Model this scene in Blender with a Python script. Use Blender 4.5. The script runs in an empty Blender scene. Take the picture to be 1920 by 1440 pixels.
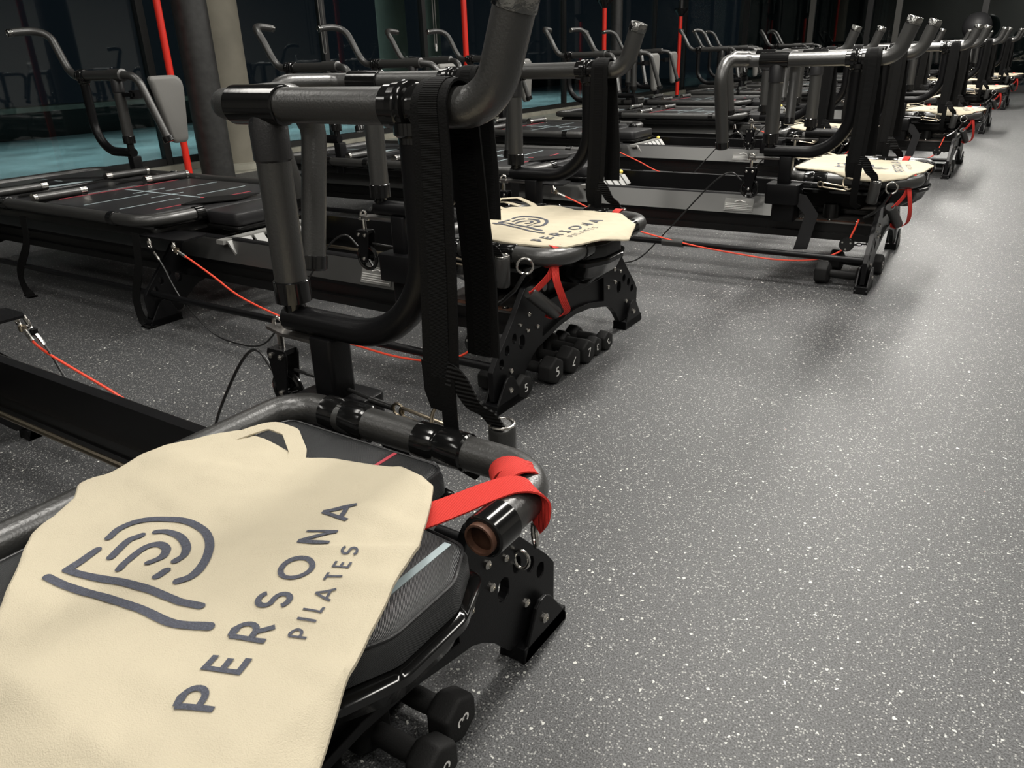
import bpy, bmesh, math, random
from mathutils import Vector, Matrix, noise
PI = math.pi
random.seed(7)
SC = bpy.context.scene
COL = SC.collection

# ------------------------------------------------------------------ camera
CAMH = 0.95
def cam_setup(f=1450.162, pitch=math.radians(23.2198), roll=math.radians(-1.976), yaw=math.radians(34.199)):
    cy, sy = math.cos(yaw), math.sin(yaw)
    F0 = Vector((-sy, cy, 0)); Rt = Vector((cy, sy, 0)); U = Vector((0, 0, 1))
    F = F0*math.cos(pitch)-U*math.sin(pitch); Up = F0*math.sin(pitch)+U*math.cos(pitch)
    R = Rt*math.cos(roll)+Up*math.sin(roll); Uu = -Rt*math.sin(roll)+Up*math.cos(roll)
    cd = bpy.data.cameras.new('camera'); cam = bpy.data.objects.new('camera', cd); COL.objects.link(cam)
    M = Matrix((R, Uu, -F)).transposed().to_4x4(); M.translation = Vector((0, 0, CAMH))
    cam.matrix_world = M
    cd.sensor_width = 36; cd.lens = f/1920*36; cd.clip_start = .02; cd.clip_end = 200
    SC.camera = cam
cam_setup()
SC.view_settings.view_transform = 'Standard'; SC.view_settings.look = 'None'
SC.view_settings.gamma = 1; SC.view_settings.use_curve_mapping = False
SC.view_settings.exposure = 0.58
W = bpy.data.worlds.new('night'); SC.world = W; W.use_nodes = True
W.node_tree.nodes['Background'].inputs[0].default_value = (.35, .45, .6, 1)
W.node_tree.nodes['Background'].inputs[1].default_value = .02

def area_light(name, loc, sx, sy, power, color=(1, .965, .90), rot=(0, 0, 0), spread=PI):
    l = bpy.data.lights.new(name, 'AREA'); l.shape = 'RECTANGLE'; l.size = sx; l.size_y = sy
    l.energy = power; l.color = color; l.spread = spread
    o = bpy.data.objects.new(name, l); o.location = loc; o.rotation_euler = rot; COL.objects.link(o); return o
CEIL = 3.2
PANELS = [(x, y) for y in (-1.6, 0.9, 3.4, 5.9, 8.4, 10.9, 13.4) for x in (-3.7, -1.05, 1.3)]
for x, y in PANELS:
    area_light('ceiling_lamp', (x, y, CEIL-.06), .45, 1.25, ((30 if y < 2 else 76) if x > -3 else 12) if x < 0 else (31 if y < 5 else 15))
area_light('outdoor_lamp', (-9.6, 9.0, 4.5), 1.5, 16, 330, (.76, .96, 1.0), spread=1.3)

# ------------------------------------------------------------------ materials
def mat(name, col, rough=.5, metal=0., spec=.5, bump=None, var=None, coat=0, sheen=0):
    m = bpy.data.materials.new(name); m.use_nodes = True
    nt = m.node_tree; b = nt.nodes['Principled BSDF']
    b.inputs['Base Color'].default_value = (*col, 1); b.inputs['Roughness'].default_value = rough
    b.inputs['Metallic'].default_value = metal; b.inputs['Specular IOR Level'].default_value = spec
    b.inputs['Coat Weight'].default_value = coat
    tc = nt.nodes.new('ShaderNodeTexCoord')
    if var:      # (scale, amount) soft blotchy variation of colour
        n = nt.nodes.new('ShaderNodeTexNoise'); n.inputs['Scale'].default_value = var[0]; n.inputs['Detail'].default_value = 4
        nt.links.new(tc.outputs['Object'], n.inputs['Vector'])
        r = nt.nodes.new('ShaderNodeValToRGB'); a = var[1]
        r.color_ramp.elements[0].position = .3; r.color_ramp.elements[1].position = .7
        r.color_ramp.elements[0].color = (*[c*(1-a) for c in col], 1); r.color_ramp.elements[1].color = (*[min(1, c*(1+a)) for c in col], 1)
        nt.links.new(n.outputs['Fac'], r.inputs[0]); nt.links.new(r.outputs[0], b.inputs['Base Color'])
    if bump:     # ('noise'|'wave'|'weave', scale, strength)
        kind, s, st = bump
        bp = nt.nodes.new('ShaderNodeBump'); bp.inputs['Strength'].default_value = st; bp.inputs['Distance'].default_value = .002
        if kind == 'noise':
            t = nt.nodes.new('ShaderNodeTexNoise'); t.inputs['Scale'].default_value = s; t.inputs['Detail'].default_value = 3
            nt.links.new(tc.outputs['Object'], t.inputs['Vector']); nt.links.new(t.outputs['Fac'], bp.inputs['Height'])
        else:
            t = nt.nodes.new('ShaderNodeTexWave'); t.inputs['Scale'].default_value = s
            t.bands_direction = {'wavex': 'X', 'wavey': 'Y', 'wavez': 'Z', 'weave': 'DIAGONAL'}[kind]
            t.inputs['Distortion'].default_value = .3 if kind != 'weave' else 1.2; t.inputs['Detail Scale'].default_value = 4
            nt.links.new(tc.outputs['Object'], t.inputs['Vector']); nt.links.new(t.outputs['Fac'], bp.inputs['Height'])
        nt.links.new(bp.outputs[0], b.inputs['Normal'])
    return m
M = dict(
    foam=mat('grip_foam', (.024, .0238, .0225), .35, spec=.95, bump=('noise', 260, .25)),
    gloss=mat('gloss_black', (.006, .006, .006), .13, bump=('noise', 30, .12)),
    paint=mat('powder_coat', (.0045, .0045, .005), .34, spec=.2, bump=('noise', 500, .12)),
    satin=mat('satin_rail', (.22, .22, .215), .34, .9),
    capm=mat('chromed_cap', (.25, .25, .24), .18, 1.0, bump=('noise', 120, .8)),
    lower=mat('frame_channel', (.004, .004, .004), .35),
    pad=mat('carbon_vinyl', (.026, .027, .028), .36, bump=('weave', 290, .45)),
    vinyl=mat('black_vinyl', (.016, .016, .017), .33, bump=('noise', 300, .25)),
    greypad=mat('grey_vinyl', (.15, .147, .138), .5, bump=('noise', 250, .2)),
    web=mat('black_webbing', (.007, .007, .007), .8, spec=.12, bump=('wavez', 150, .9)),
    webedge=mat('black_binding', (.0055, .0055, .0055), .75, spec=.12, bump=('noise', 300, .5)),
    belt=mat('ribbed_webbing', (.008, .008, .008), .6, spec=.12, bump=('wavez', 45, 1.0)),
    red=mat('red_webbing', (.62, .028, .018), .7, bump=('wavex', 120, .6)),
    redcord=mat('red_cord', (.75, .07, .035), .35),
    cord=mat('black_cord', (.012, .012, .012), .35),
    steel=mat('steel', (.62, .6, .56), .22, 1.0),
    brass=mat('worn_steel', (.42, .36, .27), .3, 1.0),
    rust=mat('bare_rusty_steel', (.10, .048, .03), .5, .3, var=(40, .6)),
    plate=mat('worn_plate', (.22, .21, .2), .3, .8, var=(9, .5)),
    tray=mat('grey_tray', (.2, .2, .19), .4),
    rubber=mat('neoprene', (.014, .014, .014), .6, spec=.2, bump=('noise', 400, .3)),
    white=mat('white_print', (.75, .74, .72), .5),
    knob=mat('ivory_knob', (.7, .66, .55), .4),
    yellow=mat('yellow_knob', (.75, .6, .12), .4),
    canvas=mat('cotton_canvas', (.50, .445, .335), .9, spec=.15, bump=('noise', 700, .5), var=(5, .045)),
    ink=mat('slate_ink', (.056, .061, .083), .6, bump=('noise', 900, .5), var=(500, .35)),
    linegrey=mat('pale_line', (.33, .4, .42), .5),
    linered=mat('pink_line', (.42, .05, .07), .5),
    redpole=mat('red_pole', (.85, .03, .015), .35),
    column=mat('dark_column', (.028, .028, .027), .45, bump=('noise', 40, .3), var=(20, .3)),
    concrete=mat('beige_concrete', (.2, .185, .145), .7, bump=('noise', 30, .4), var=(4, .15)),
    mull=mat('mullion', (.012, .012, .012), .4),
    trim=mat('grey_trim', (.09, .088, .08), .4),
    curb=mat('stone_curb', (.3, .29, .24), .6, var=(6, .2)),
    ceil=mat('dark_ceiling', (.05, .05, .05), .8),
    deck=mat('outdoor_deck', (.20, .245, .245), .5, var=(1.2, .45)),
    wallm=mat('plain_wall', (.35, .34, .32), .8),
    lampframe=mat('lamp_frame', (.6, .6, .6), .4),
    ball=mat('ball_rubber', (.03, .03, .032), .5),
    cabinet=mat('cabinet_grey', (.05, .05, .05), .5),
    drape=mat('grey_drape', (.05, .055, .055), .8, bump=('wavex', 8, .6)),
)
def glass_mat(name, refl=.12, tint=(.55, .62, .62)):
    m = bpy.data.materials.new(name); m.use_nodes = True; nt = m.node_tree; nt.nodes.clear()
    o = nt.nodes.new('ShaderNodeOutputMaterial'); mx = nt.nodes.new('ShaderNodeMixShader')
    tr = nt.nodes.new('ShaderNodeBsdfTransparent'); gl = nt.nodes.new('ShaderNodeBsdfGlossy'); fr = nt.nodes.new('ShaderNodeLayerWeight'); pw = nt.nodes.new('ShaderNodeMath'); ma = nt.nodes.new('ShaderNodeMath')
    tr.inputs[0].default_value = (*tint, 1); gl.inputs['Roughness'].default_value = .02
    gl.inputs[0].default_value = (.9, .9, .9, 1); fr.inputs['Blend'].default_value = .5
    pw.operation = 'POWER'; pw.inputs[1].default_value = 4.5; nt.links.new(fr.outputs['Facing'], pw.inputs[0])
    ma.operation = 'MULTIPLY_ADD'; ma.inputs[1].default_value = .8; ma.inputs[2].default_value = .05; nt.links.new(pw.outputs[0], ma.inputs[0])
    nt.links.new(ma.outputs[0], mx.inputs[0]); nt.links.new(tr.outputs[0], mx.inputs[1]); nt.links.new(gl.outputs[0], mx.inputs[2])
    nt.links.new(mx.outputs[0], o.inputs[0]); return m
M['glass'] = glass_mat('window_glass')

def floor_mat():
    m = bpy.data.materials.new('speckled_rubber'); m.use_nodes = True; nt = m.node_tree; b = nt.nodes['Principled BSDF']
    N = nt.nodes.new; Lk = nt.links.new
    tc = N('ShaderNodeTexCoord')
    base = N('ShaderNodeTexNoise'); base.inputs['Scale'].default_value = 330; base.inputs['Detail'].default_value = 3
    Lk(tc.outputs['Object'], base.inputs['Vector'])
    rb = N('ShaderNodeValToRGB'); rb.color_ramp.elements[0].position = .38; rb.color_ramp.elements[1].position = .64
    rb.color_ramp.elements[0].color = (.014, .0145, .015, 1); rb.color_ramp.elements[1].color = (.104, .106, .109, 1)
    Lk(base.outputs['Fac'], rb.inputs[0])
    big = N('ShaderNodeTexNoise'); big.inputs['Scale'].default_value = 1.3; big.inputs['Detail'].default_value = 3
    Lk(tc.outputs['Object'], big.inputs['Vector'])
    rg = N('ShaderNodeMapRange'); rg.inputs[1].default_value = .3; rg.inputs[2].default_value = .7; rg.inputs[3].default_value = .85; rg.inputs[4].default_value = 1.12
    Lk(big.outputs['Fac'], rg.inputs[0])
    mul = N('ShaderNodeMix'); mul.data_type = 'RGBA'; mul.blend_type = 'MULTIPLY'; mul.inputs[0].default_value = 1
    Lk(rb.outputs[0], mul.inputs[6]); Lk(rg.outputs[0], mul.inputs[7])
    cur = mul.outputs[2]
    for sc, thr, size, colr in ((260, .80, .42, (.30, .30, .285)), (100, .93, .26, (.58, .58, .54)), (40, .97, .13, (.85, .85, .8)), (15, .975, .05, (.5, .16, .13))):
        warp = N('ShaderNodeTexNoise'); warp.inputs['Scale'].default_value = sc*1.7
        Lk(tc.outputs['Object'], warp.inputs['Vector'])
        vm = N('ShaderNodeVectorMath'); vm.operation = 'MULTIPLY_ADD'; vm.inputs[1].default_value = (.9/sc,)*3
        Lk(warp.outputs['Color'], vm.inputs[0]); Lk(tc.outputs['Object'], vm.inputs[2])
        v = N('ShaderNodeTexVoronoi'); v.inputs['Scale'].default_value = sc
        Lk(vm.outputs[0], v.inputs['Vector'])
        sep = N('ShaderNodeSeparateColor'); Lk(v.outputs['Color'], sep.inputs[0])
        a = N('ShaderNodeMath'); a.operation = 'GREATER_THAN'; a.inputs[1].default_value = thr; Lk(sep.outputs[0], a.inputs[0])
        c = N('ShaderNodeMath'); c.operation = 'LESS_THAN'; c.inputs[1].default_value = size; Lk(v.outputs['Distance'], c.inputs[0])
        d = N('ShaderNodeMath'); d.operation = 'MULTIPLY'; Lk(a.outputs[0], d.inputs[0]); Lk(c.outputs[0], d.inputs[1])
        mx = N('ShaderNodeMix'); mx.data_type = 'RGBA'; Lk(d.outputs[0], mx.inputs[0]); Lk(cur, mx.inputs[6]); mx.inputs[7].default_value = (*colr, 1)
        cur = mx.outputs[2]
    Lk(cur, b.inputs['Base Color']); b.inputs['Roughness'].default_value = .5; b.inputs['Specular IOR Level'].default_value = .55
    bp = N('ShaderNodeBump'); bp.inputs['Strength'].default_value = .35; bp.inputs['Distance'].default_value = .002
    Lk(base.outputs['Fac'], bp.inputs['Height']); Lk(bp.outputs[0], b.inputs['Normal'])
    return m
M['floor'] = floor_mat()

# ------------------------------------------------------------------ mesh helpers
def fillet(pts, r, n=7, closed=False):
    P = [Vector(p) for p in pts]; out = []; N = len(P)
    rng = range(N) if closed else range(1, N-1)
    if not closed: out.append(P[0])
    for i in rng:
        a, b, c = P[i-1], P[i], P[(i+1) % N]
        d1, d2 = (a-b), (c-b); l1, l2 = d1.length, d2.length
        if l1 < 1e-6 or l2 < 1e-6: continue
        d1 /= l1; d2 /= l2
        ang = d1.angle(d2)
        rr = r[i] if isinstance(r, (list, tuple)) else r
        if ang > PI-.02 or rr <= 0: out.append(b); continue
        t = min(rr/math.tan(ang/2), l1*.499, l2*.499); q = t*math.tan(ang/2)
        cen = b+(d1+d2).normalized()*(q/math.sin(ang/2))
        s, e = b+d1*t, b+d2*t; vs, ve = s-cen, e-cen
        tot = vs.angle(ve)
        for k in range(n+1):
            f = k/n
            out.append(cen+(vs*math.sin((1-f)*tot)+ve*math.sin(f*tot))/math.sin(tot))
    if not closed: out.append(P[-1])
    return out
def smooth(pts, n=6):
    """Catmull-Rom"""
    P = [Vector(p) for p in pts]; P = [P[0]*2-P[1]]+P+[P[-1]*2-P[-2]]; out = []
    for i in range(1, len(P)-2):
        for k in range(n):
            t = k/n; a, b, c, d = P[i-1:i+3]
            out.append(.5*((2*b)+(c-a)*t+(2*a-5*b+4*c-d)*t*t+(3*b-a-3*c+d)*t**3))
    out.append(P[-2]); return out
class MB:
    def __init__(s): s.v = []; s.f = []; s.sm = []
    def add(s, V, F, smooth=True):
        o = len(s.v); s.v += [tuple(p) for p in V]
        for f in F: s.f.append([i+o for i in f]); s.sm.append(smooth)
        return s
    def box(s, x0, x1, y0, y1, z0, z1, M4=None):
        V = [Vector((x, y, z)) for z in (z0, z1) for x, y in ((x0, y0), (x1, y0), (x1, y1), (x0, y1))]
        if M4: V = [M4 @ p for p in V]
        return s.add(V, [(0, 3, 2, 1), (4, 5, 6, 7), (0, 1, 5, 4), (1, 2, 6, 5), (2, 3, 7, 6), (3, 0, 4, 7)], False)
    def rbox(s, x0, x1, y0, y1, z0, z1, r=.01, n=4, M4=None, e=.004):
        """box with rounded vertical corners and softened top and bottom edges"""
        def ring(ins, z):
            rr = max(r-ins, .0005); out = []
            for cx, cy, a0 in ((x1-ins-rr, y1-ins-rr, 0), (x0+ins+rr, y1-ins-rr, 90), (x0+ins+rr, y0+ins+rr, 180), (x1-ins-rr, y0+ins+rr, 270)):
                for k in range(n+1):
                    a = math.radians(a0+90*k/n); out.append(Vector((cx+rr*math.cos(a), cy+rr*math.sin(a), z)))
            return out
        R = [ring(e, z0), ring(e*.3, z0+e*.3), ring(0, z0+e), ring(0, z1-e), ring(e*.3, z1-e*.3), ring(e, z1)]
        return s.loft(R, M4)
    def loft(s, R, M4=None, caps=True):
        n = len(R[0]); V = [p for r in R for p in r]
        if M4: V = [M4 @ p for p in V]
        F = []
        for i in range(len(R)-1):
            for k in range(n): F.append((i*n+k, i*n+(k+1) % n, (i+1)*n+(k+1) % n, (i+1)*n+k))
        if caps: F.append(tuple(range(n-1, -1, -1))); F.append(tuple((len(R)-1)*n+k for k in range(n)))
        return s.add(V, F)
    def tube(s, pts, r, n=12, closed=False, caps=True):
        P = [Vector(p) for p in pts]; Q = [P[0]]
        for p in P[1:]:
            if (p-Q[-1]).length > 1e-5: Q.append(p)
        P = Q; N = len(P)
        if closed and (P[0]-P[-1]).length < 1e-5: P = P[:-1]; N -= 1
        T = []
        for i in range(N):
            a = P[i-1] if (closed or i > 0) else P[i]; b = P[(i+1) % N] if (closed or i < N-1) else P[i]
            T.append((b-a).normalized())
        ref = Vector((0, 0, 1)) if abs(T[0].z) < .9 else Vector((1, 0, 0))
        nn = (ref-T[0]*ref.dot(T[0])).normalized(); rings = []
        for i in range(N):
            nn = (nn-T[i]*nn.dot(T[i])).normalized(); bb = T[i].cross(nn)
            rr = r(i/(N-1)) if callable(r) else (r[i] if isinstance(r, (list, tuple)) else r)
            rings.append([P[i]+(nn*math.cos(2*PI*k/n)+bb*math.sin(2*PI*k/n))*rr for k in range(n)])
        if closed:
            V = [p for q in rings for p in q]; F = []
            for i in range(N):
                j = (i+1) % N
                for k in range(n): F.append((i*n+k, i*n+(k+1) % n, j*n+(k+1) % n, j*n+k))
            return s.add(V, F)
        return s.loft(rings, None, caps)
    def lathe(s, a, b, prof, n=20):
        """prof: (t along a->b in metres, radius)"""
        a, b = Vector(a), Vector(b); T = (b-a).normalized()
        ref = Vector((0, 0, 1)) if abs(T.z) < .9 else Vector((1, 0, 0))
        nn = (ref-T*ref.dot(T)).normalized(); bb = T.cross(nn)
        return s.loft([[a+T*t+(nn*math.cos(2*PI*k/n)+bb*math.sin(2*PI*k/n))*max(r, 1e-4) for k in range(n)] for t, r in prof])
    def ball(s, c, r, n=12, sq=(1, 1, 1)):
        c = Vector(c); R = []
        for i in range(1, n):
            a = PI*i/n; R.append([c+Vector((r*sq[0]*math.sin(a)*math.cos(2*PI*k/(2*n)), r*sq[1]*math.sin(a)*math.sin(2*PI*k/(2*n)), -r*sq[2]*math.cos(a))) for k in range(2*n)])
        return s.loft(R)
    def ribbon(s, pts, wdir, w, th=.002):
        """flat band: wdir = width direction(s), w width(s)"""
        P = [Vector(p) for p in pts]; N = len(P); R = []
        for i in range(N):
            T = (P[min(i+1, N-1)]-P[max(i-1, 0)]).normalized()
            wd = wdir(i/(N-1)) if callable(wdir) else (wdir or T.cross(Vector((0, 0, 1))))
            wd = Vector(wd); wd = (wd-T*wd.dot(T)).normalized(); nn = T.cross(wd)*(th/2)
            ww = (w(i/(N-1)) if callable(w) else w)/2
            R.append([P[i]-wd*ww-nn, P[i]+wd*ww-nn, P[i]+wd*ww+nn, P[i]-wd*ww+nn])
        o = len(s.f); s.loft(R); return s
    def plate(s, poly, axis, a, b, holes=()):
        """2-D polygon (with holes) extruded along an axis from a to b"""
        bm = bmesh.new(); E = []
        for loop in [poly]+list(holes):
            vs = [bm.verts.new((p[0], p[1], 0)) for p in loop]
            for i in range(len(vs)): E.append(bm.edges.new((vs[i], vs[(i+1) % len(vs)])))
        bmesh.ops.triangle_fill(bm, edges=E, use_beauty=True)
        bm.verts.ensure_lookup_table(); bm.verts.index_update()
        V2 = [v.co.copy() for v in bm.verts]; F2 = [[v.index for v in f.verts] for f in bm.faces]; bm.free()
        def mp(p, h): return {0: Vector((h, p[0], p[1])), 1: Vector((p[0], h, p[1])), 2: Vector((p[0], p[1], h))}[axis]
        n = len(V2); V = [mp(p, a) for p in V2]+[mp(p, b) for p in V2]; F = [tuple(f) for f in F2]+[tuple(i+n for i in reversed(f)) for f in F2]
        o = 0
        for loop in [poly]+list(holes):
            k = len(loop)
            for i in range(k): F.append((o+i, o+(i+1) % k, n+o+(i+1) % k, n+o+i))
            o += k
        s.add(V, F, False); return s
    def obj(s, name, m, parent=None, bevel=0):
        me = bpy.data.meshes.new(name); me.from_pydata(s.v, [], s.f)
        me.polygons.foreach_set('use_smooth', s.sm)
        bm = bmesh.new(); bm.from_mesh(me); bmesh.ops.recalc_face_normals(bm, faces=bm.faces)
        for e in bm.edges:
            if len(e.link_faces) == 2 and e.calc_face_angle(0) > .7: e.smooth = False
        bm.to_mesh(me); bm.free()
        me.materials.append(M[m] if isinstance(m, str) else m)
        o = bpy.data.objects.new(name, me); COL.objects.link(o)
        if parent: o.parent = parent
        if bevel:
            md = o.modifiers.new('bevel', 'BEVEL'); md.width = bevel; md.segments = 2; md.limit_method = 'ANGLE'
        return o
def tag(o, label, cat, group=None):
    o['label'] = label; o['category'] = cat
    if group: o['group'] = group
    return o
def empty(name, loc=(0, 0, 0), rz=0):
    o = bpy.data.objects.new(name, None); o.location = loc; o.rotation_euler = (0, 0, rz); o.empty_display_size = .1; COL.objects.link(o); return o
def copy_tree(o, parent=None, skip=()):
    c = o.copy(); COL.objects.link(c)
    if parent: c.parent = parent
    for ch in o.children:
        if ch.name.split('.')[0] in skip: continue
        copy_tree(ch, c, skip)
    return c
def struct(mb, name, m):
    o = mb.obj(name, m); o['kind'] = 'structure'; return o

# ------------------------------------------------------------------ the room
GX = -6.9          # glass wall
FY = 17.2           # far wall
struct(MB().box(GX-.05, 4.2, -3, FY+.1, -.06, 0), 'floor', 'floor')
struct(MB().box(GX-.1, 4.3, -3.1, FY+.2, CEIL, CEIL+.08), 'ceiling', 'ceil')
struct(MB().box(4.2, 4.3, -3, FY, 0, CEIL), 'wall_right', 'wallm')
struct(MB().box(GX, 4.3, -3.1, -3.0, 0, CEIL), 'wall_near', 'wallm')
struct(MB().box(GX-.05, GX+.09, -3, FY, 0, .07), 'baseboard_left', 'curb')
struct(MB().box(-16, GX-.05, -3, 26, -.09, -.03), 'floor_outdoor', 'deck')
struct(MB().box(GX+.09, -6.15, -3, FY, 0, .012), 'trim_3', 'curb')
n = 0
ys = [-3.0, -.2, 2.3, 4.5, 6.68, 8.42, 10.2, 12.0, 13.8, 15.6, FY]
for a, b in zip(ys[:-1], ys[1:]):
    n += 1
    w = struct(MB().box(GX-.02, GX-.01, a+.03, b-.03, .07, CEIL), 'window_%d' % n, 'glass')
    fr = MB().box(GX-.04, GX+.03, b-.035, b+.035, .07, CEIL).box(GX-.04, GX+.03, a+.03, b-.03, .07, .13)
    fr.obj('window_frame', 'mull', w)
# far wall: dark panes between trims
xs = [GX, -5.6, -4.3, -3.25, -2.75, -1.35, .1, 1.8, 4.2]
for i, (a, b) in enumerate(zip(xs[:-1], xs[1:])):
    n += 1
    w = struct(MB().box(a+.03, b-.03, FY, FY+.01, .1, CEIL), 'window_%d' % n, 'glass')
    MB().box(b-.05, b+.05, FY-.04, FY+.03, 0, CEIL).obj('window_frame', 'trim' if i % 2 else 'mull', w)
    MB().box(a+.05, b-.05, FY-.02, FY+.03, 0, .12).obj('window_sill', 'mull', w)
struct(MB().box(GX, 4.3, FY+3.5, FY+3.6, 0, CEIL), 'wall_far', 'mull')
def drape(x, w, z0):
    mb = MB(); R = []
    pts = []
    for k in range(25):
        t = k/24; pts.append((x+w*t, FY+.35+.03*math.sin(t*PI*9)))
    V = []; F = []
    for z in (z0, CEIL):
        for p in pts: V.append((p[0], p[1], z))
        for p in reversed(pts): V.append((p[0], p[1]+.01, z))
    k = len(pts)*2
    for i in range(k): F.append((i, (i+1) % k, k+(i+1) % k, k+i))
    mb.add(V, F); return mb
for i, (x, w_, z0, lb) in enumerate(((-5.6, .5, 1.7, 'short grey curtain hanging behind the far glass nearest the corner'), (-4.2, .35, 1.75, 'short grey curtain behind the far glass beside the pale trim'), (-3.15, .3, .2, 'long grey curtain behind the far glass between two trims'))):
    tag(drape(x, w_, z0).obj('curtain', 'drape'), lb, 'curtain', 'curtains behind the far glass')
# outside: low wall
struct(MB().box(-13.2, -12.8, -3, 26, -.03, .35), 'trim_1', 'mull')
struct(MB().box(-13.3, -12.7, -3, 26, .35, .42), 'trim_2', 'curb')

def column(name, x, y, r, m, label, base=None):
    o = empty(name, (x, y, 0)); tag(o, label, 'column')
    MB().lathe((0, 0, 0), (0, 0, 1), [(0, r), (CEIL, r)], 32).obj('shaft', m, o)
    if base: MB().lathe((0, 0, 0), (0, 0, 1), [(0, r+.06), (.06, r+.06), (.07, r+.02)], 32).obj('base_ring', 'curb', o)
    return o
column('round_column', -5.9, 4.30, .135, 'column', 'dark round column by the left window behind the second machine')
column('concrete_column', -6.5, 4.95, .235, 'concrete', 'beige concrete column behind the dark column at left', True)
column('round_column', -6.3, 12.7, .10, 'column', 'slim dark column beside the third red pole')
# outdoor columns
for x, y, r in ((-8.6, 9.75, .22), (-8.6, 10.7, .14)):
    column('concrete_column', x, y, r, 'concrete', 'beige column outside the glass %s' % ('right of the second blind cord' if y < 10.2 else 'further right, beyond the second red pole'))
PX = -5.9
for i, (d, top, lb) in enumerate(((.681, None, 'red pole nearest the camera, behind the grey shoulder pad'),
                                  (1.349, None, 'second red pole, seen just left of the big foreground handle'),
                                  (1.947, 1.55, 'third red pole with a black cone cap, above the middle machines'),
                                  (2.45, 1.48, 'farthest red pole with a black cone cap, right of the grey pads'))):
    y = -PX*d; o = empty('red_pole', (PX, y, 0)); tag(o, lb, 'pole', 'red poles along the window wall')
    r = .028 if i == 0 else .033
    MB().lathe((0, 0, 0), (0, 0, 1), [(0, r), (top or CEIL, r)], 16).obj('rod', 'redpole', o)
    MB().lathe((0, 0, 0), (0, 0, 1), [(0, .09), (.02, .09), (.03, .04)], 24).obj('foot', 'mull', o)
    if top:
        MB().lathe((0, 0, top-.04), (0, 0, 9), [(0, .04), (.10, .12), (.13, .12)], 24).obj('cone_cap', 'gloss', o)
        MB().lathe((0, 0, top+.06), (0, 0, 9), [(0, .045), (CEIL-top-.06, .045)], 16).obj('upper_tube', 'mull', o)
for i, (d, zb, lb) in enumerate(((.968, .99, 'looped grey blind cord hanging left of the window mullion'), (1.255, 1.02, 'looped grey blind cord with white tassel at the second mullion'))):
    x = GX+.09; y = -x*d; o = empty('blind_cord', (x, y, 0)); tag(o, lb, 'blind cord', 'blind cords on the window wall')
    pts = [(0, -.028, CEIL), (0, -.022, zb+.04)]+[(0, .022*math.sin(a-PI/2), zb+.03-.03*math.sin(a) if False else zb+.03-.022*math.cos(a-PI/2)) for a in [PI*k/8 for k in range(9)]]+[(0, .022, zb+.04), (0, .028, CEIL)]
    MB().tube(pts, .0065, 8).obj('cord', 'greypad', o)
    if i: MB().lathe((0, 0, zb-.03), (0, 0, 1), [(0, .012), (.05, .016), (.09, .01)], 12).obj('tassel', 'white', o)
# ceiling fittings (what the light comes from)
for k, (x, y) in enumerate(PANELS):
    o = empty('ceiling_light', (x, y, CEIL)); tag(o, 'white linear ceiling light %s, %s from the camera end' % (('above the window end', 'above the machines', 'above the aisle')[k % 3], ('first', 'second', 'third', 'fourth', 'fifth', 'sixth', 'seventh')[k//3]), 'ceiling light', 'linear ceiling lights')
    MB().box(-.17, .17, -.64, .64, -.05, 0).obj('housing', 'lampframe', o)
# things by the far wall
o = empty('storage_cabinet', (-1.35, 16.2, 0)); tag(o, 'dark grey cabinet at the far end of the room under a black ball', 'cabinet')
MB().rbox(-.35, .35, -.25, .25, 0, .88, .02).obj('body', 'cabinet', o); MB().box(-.33, -.01, -.262, -.25, .05, .84).obj('door', 'cabinet', o); MB().box(.01, .33, -.262, -.25, .05, .84).obj('door', 'cabinet', o)
b = MB().ball((0, 0, .22), .22, 14).obj('exercise_ball', 'ball'); b.location = (-1.35, 16.2, .88); tag(b, 'dark ball resting on the cabinet at the far end', 'ball')

# ------------------------------------------------------------------ reformer prototype (u toward the aisle, v across, z up)
def ell(cu, cz, a, b, rot=0, n=14):
    return [(cu+a*math.cos(t)*math.cos(rot)-b*math.sin(t)*math.sin(rot), cz+a*math.cos(t)*math.sin(rot)+b*math.sin(t)*math.cos(rot)) for t in [2*PI*k/n for k in range(n)]]
def slot(cu, cz, w, h, rot=0, n=5):
    """stadium, long axis h turned by rot"""
    pts = []
    for sgn, a0 in ((1, 0), (-1, PI)):
        for k in range(n+1):
            a = a0+PI*k/n; x = w/2*math.cos(a); y = sgn*(h-w)/2+w/2*math.sin(a); pts.append((cu+x*math.cos(rot)-y*math.sin(rot), cz+x*math.sin(rot)+y*math.cos(rot)))
    return pts
BOLT = None
def bolt(p, parent, nx=1, r=.0075, m='steel'):
    """round bolt head on a u-facing plate"""
    global BOLT
    if BOLT is None:
        BOLT = MB().lathe((0, 0, 0), (1, 0, 0), [(0, .0075), (.003, .0075), (.0055, .005), (.006, .003), (.0035, .0028)], 12)
        b = BOLT.obj('bolt', m, parent); BOLT = b.data
    else: b = bpy.data.objects.new('bolt', BOLT); COL.objects.link(b); b.parent = parent
    b.location = p; b.scale = (nx, r/.0075, r/.0075); return b
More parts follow.
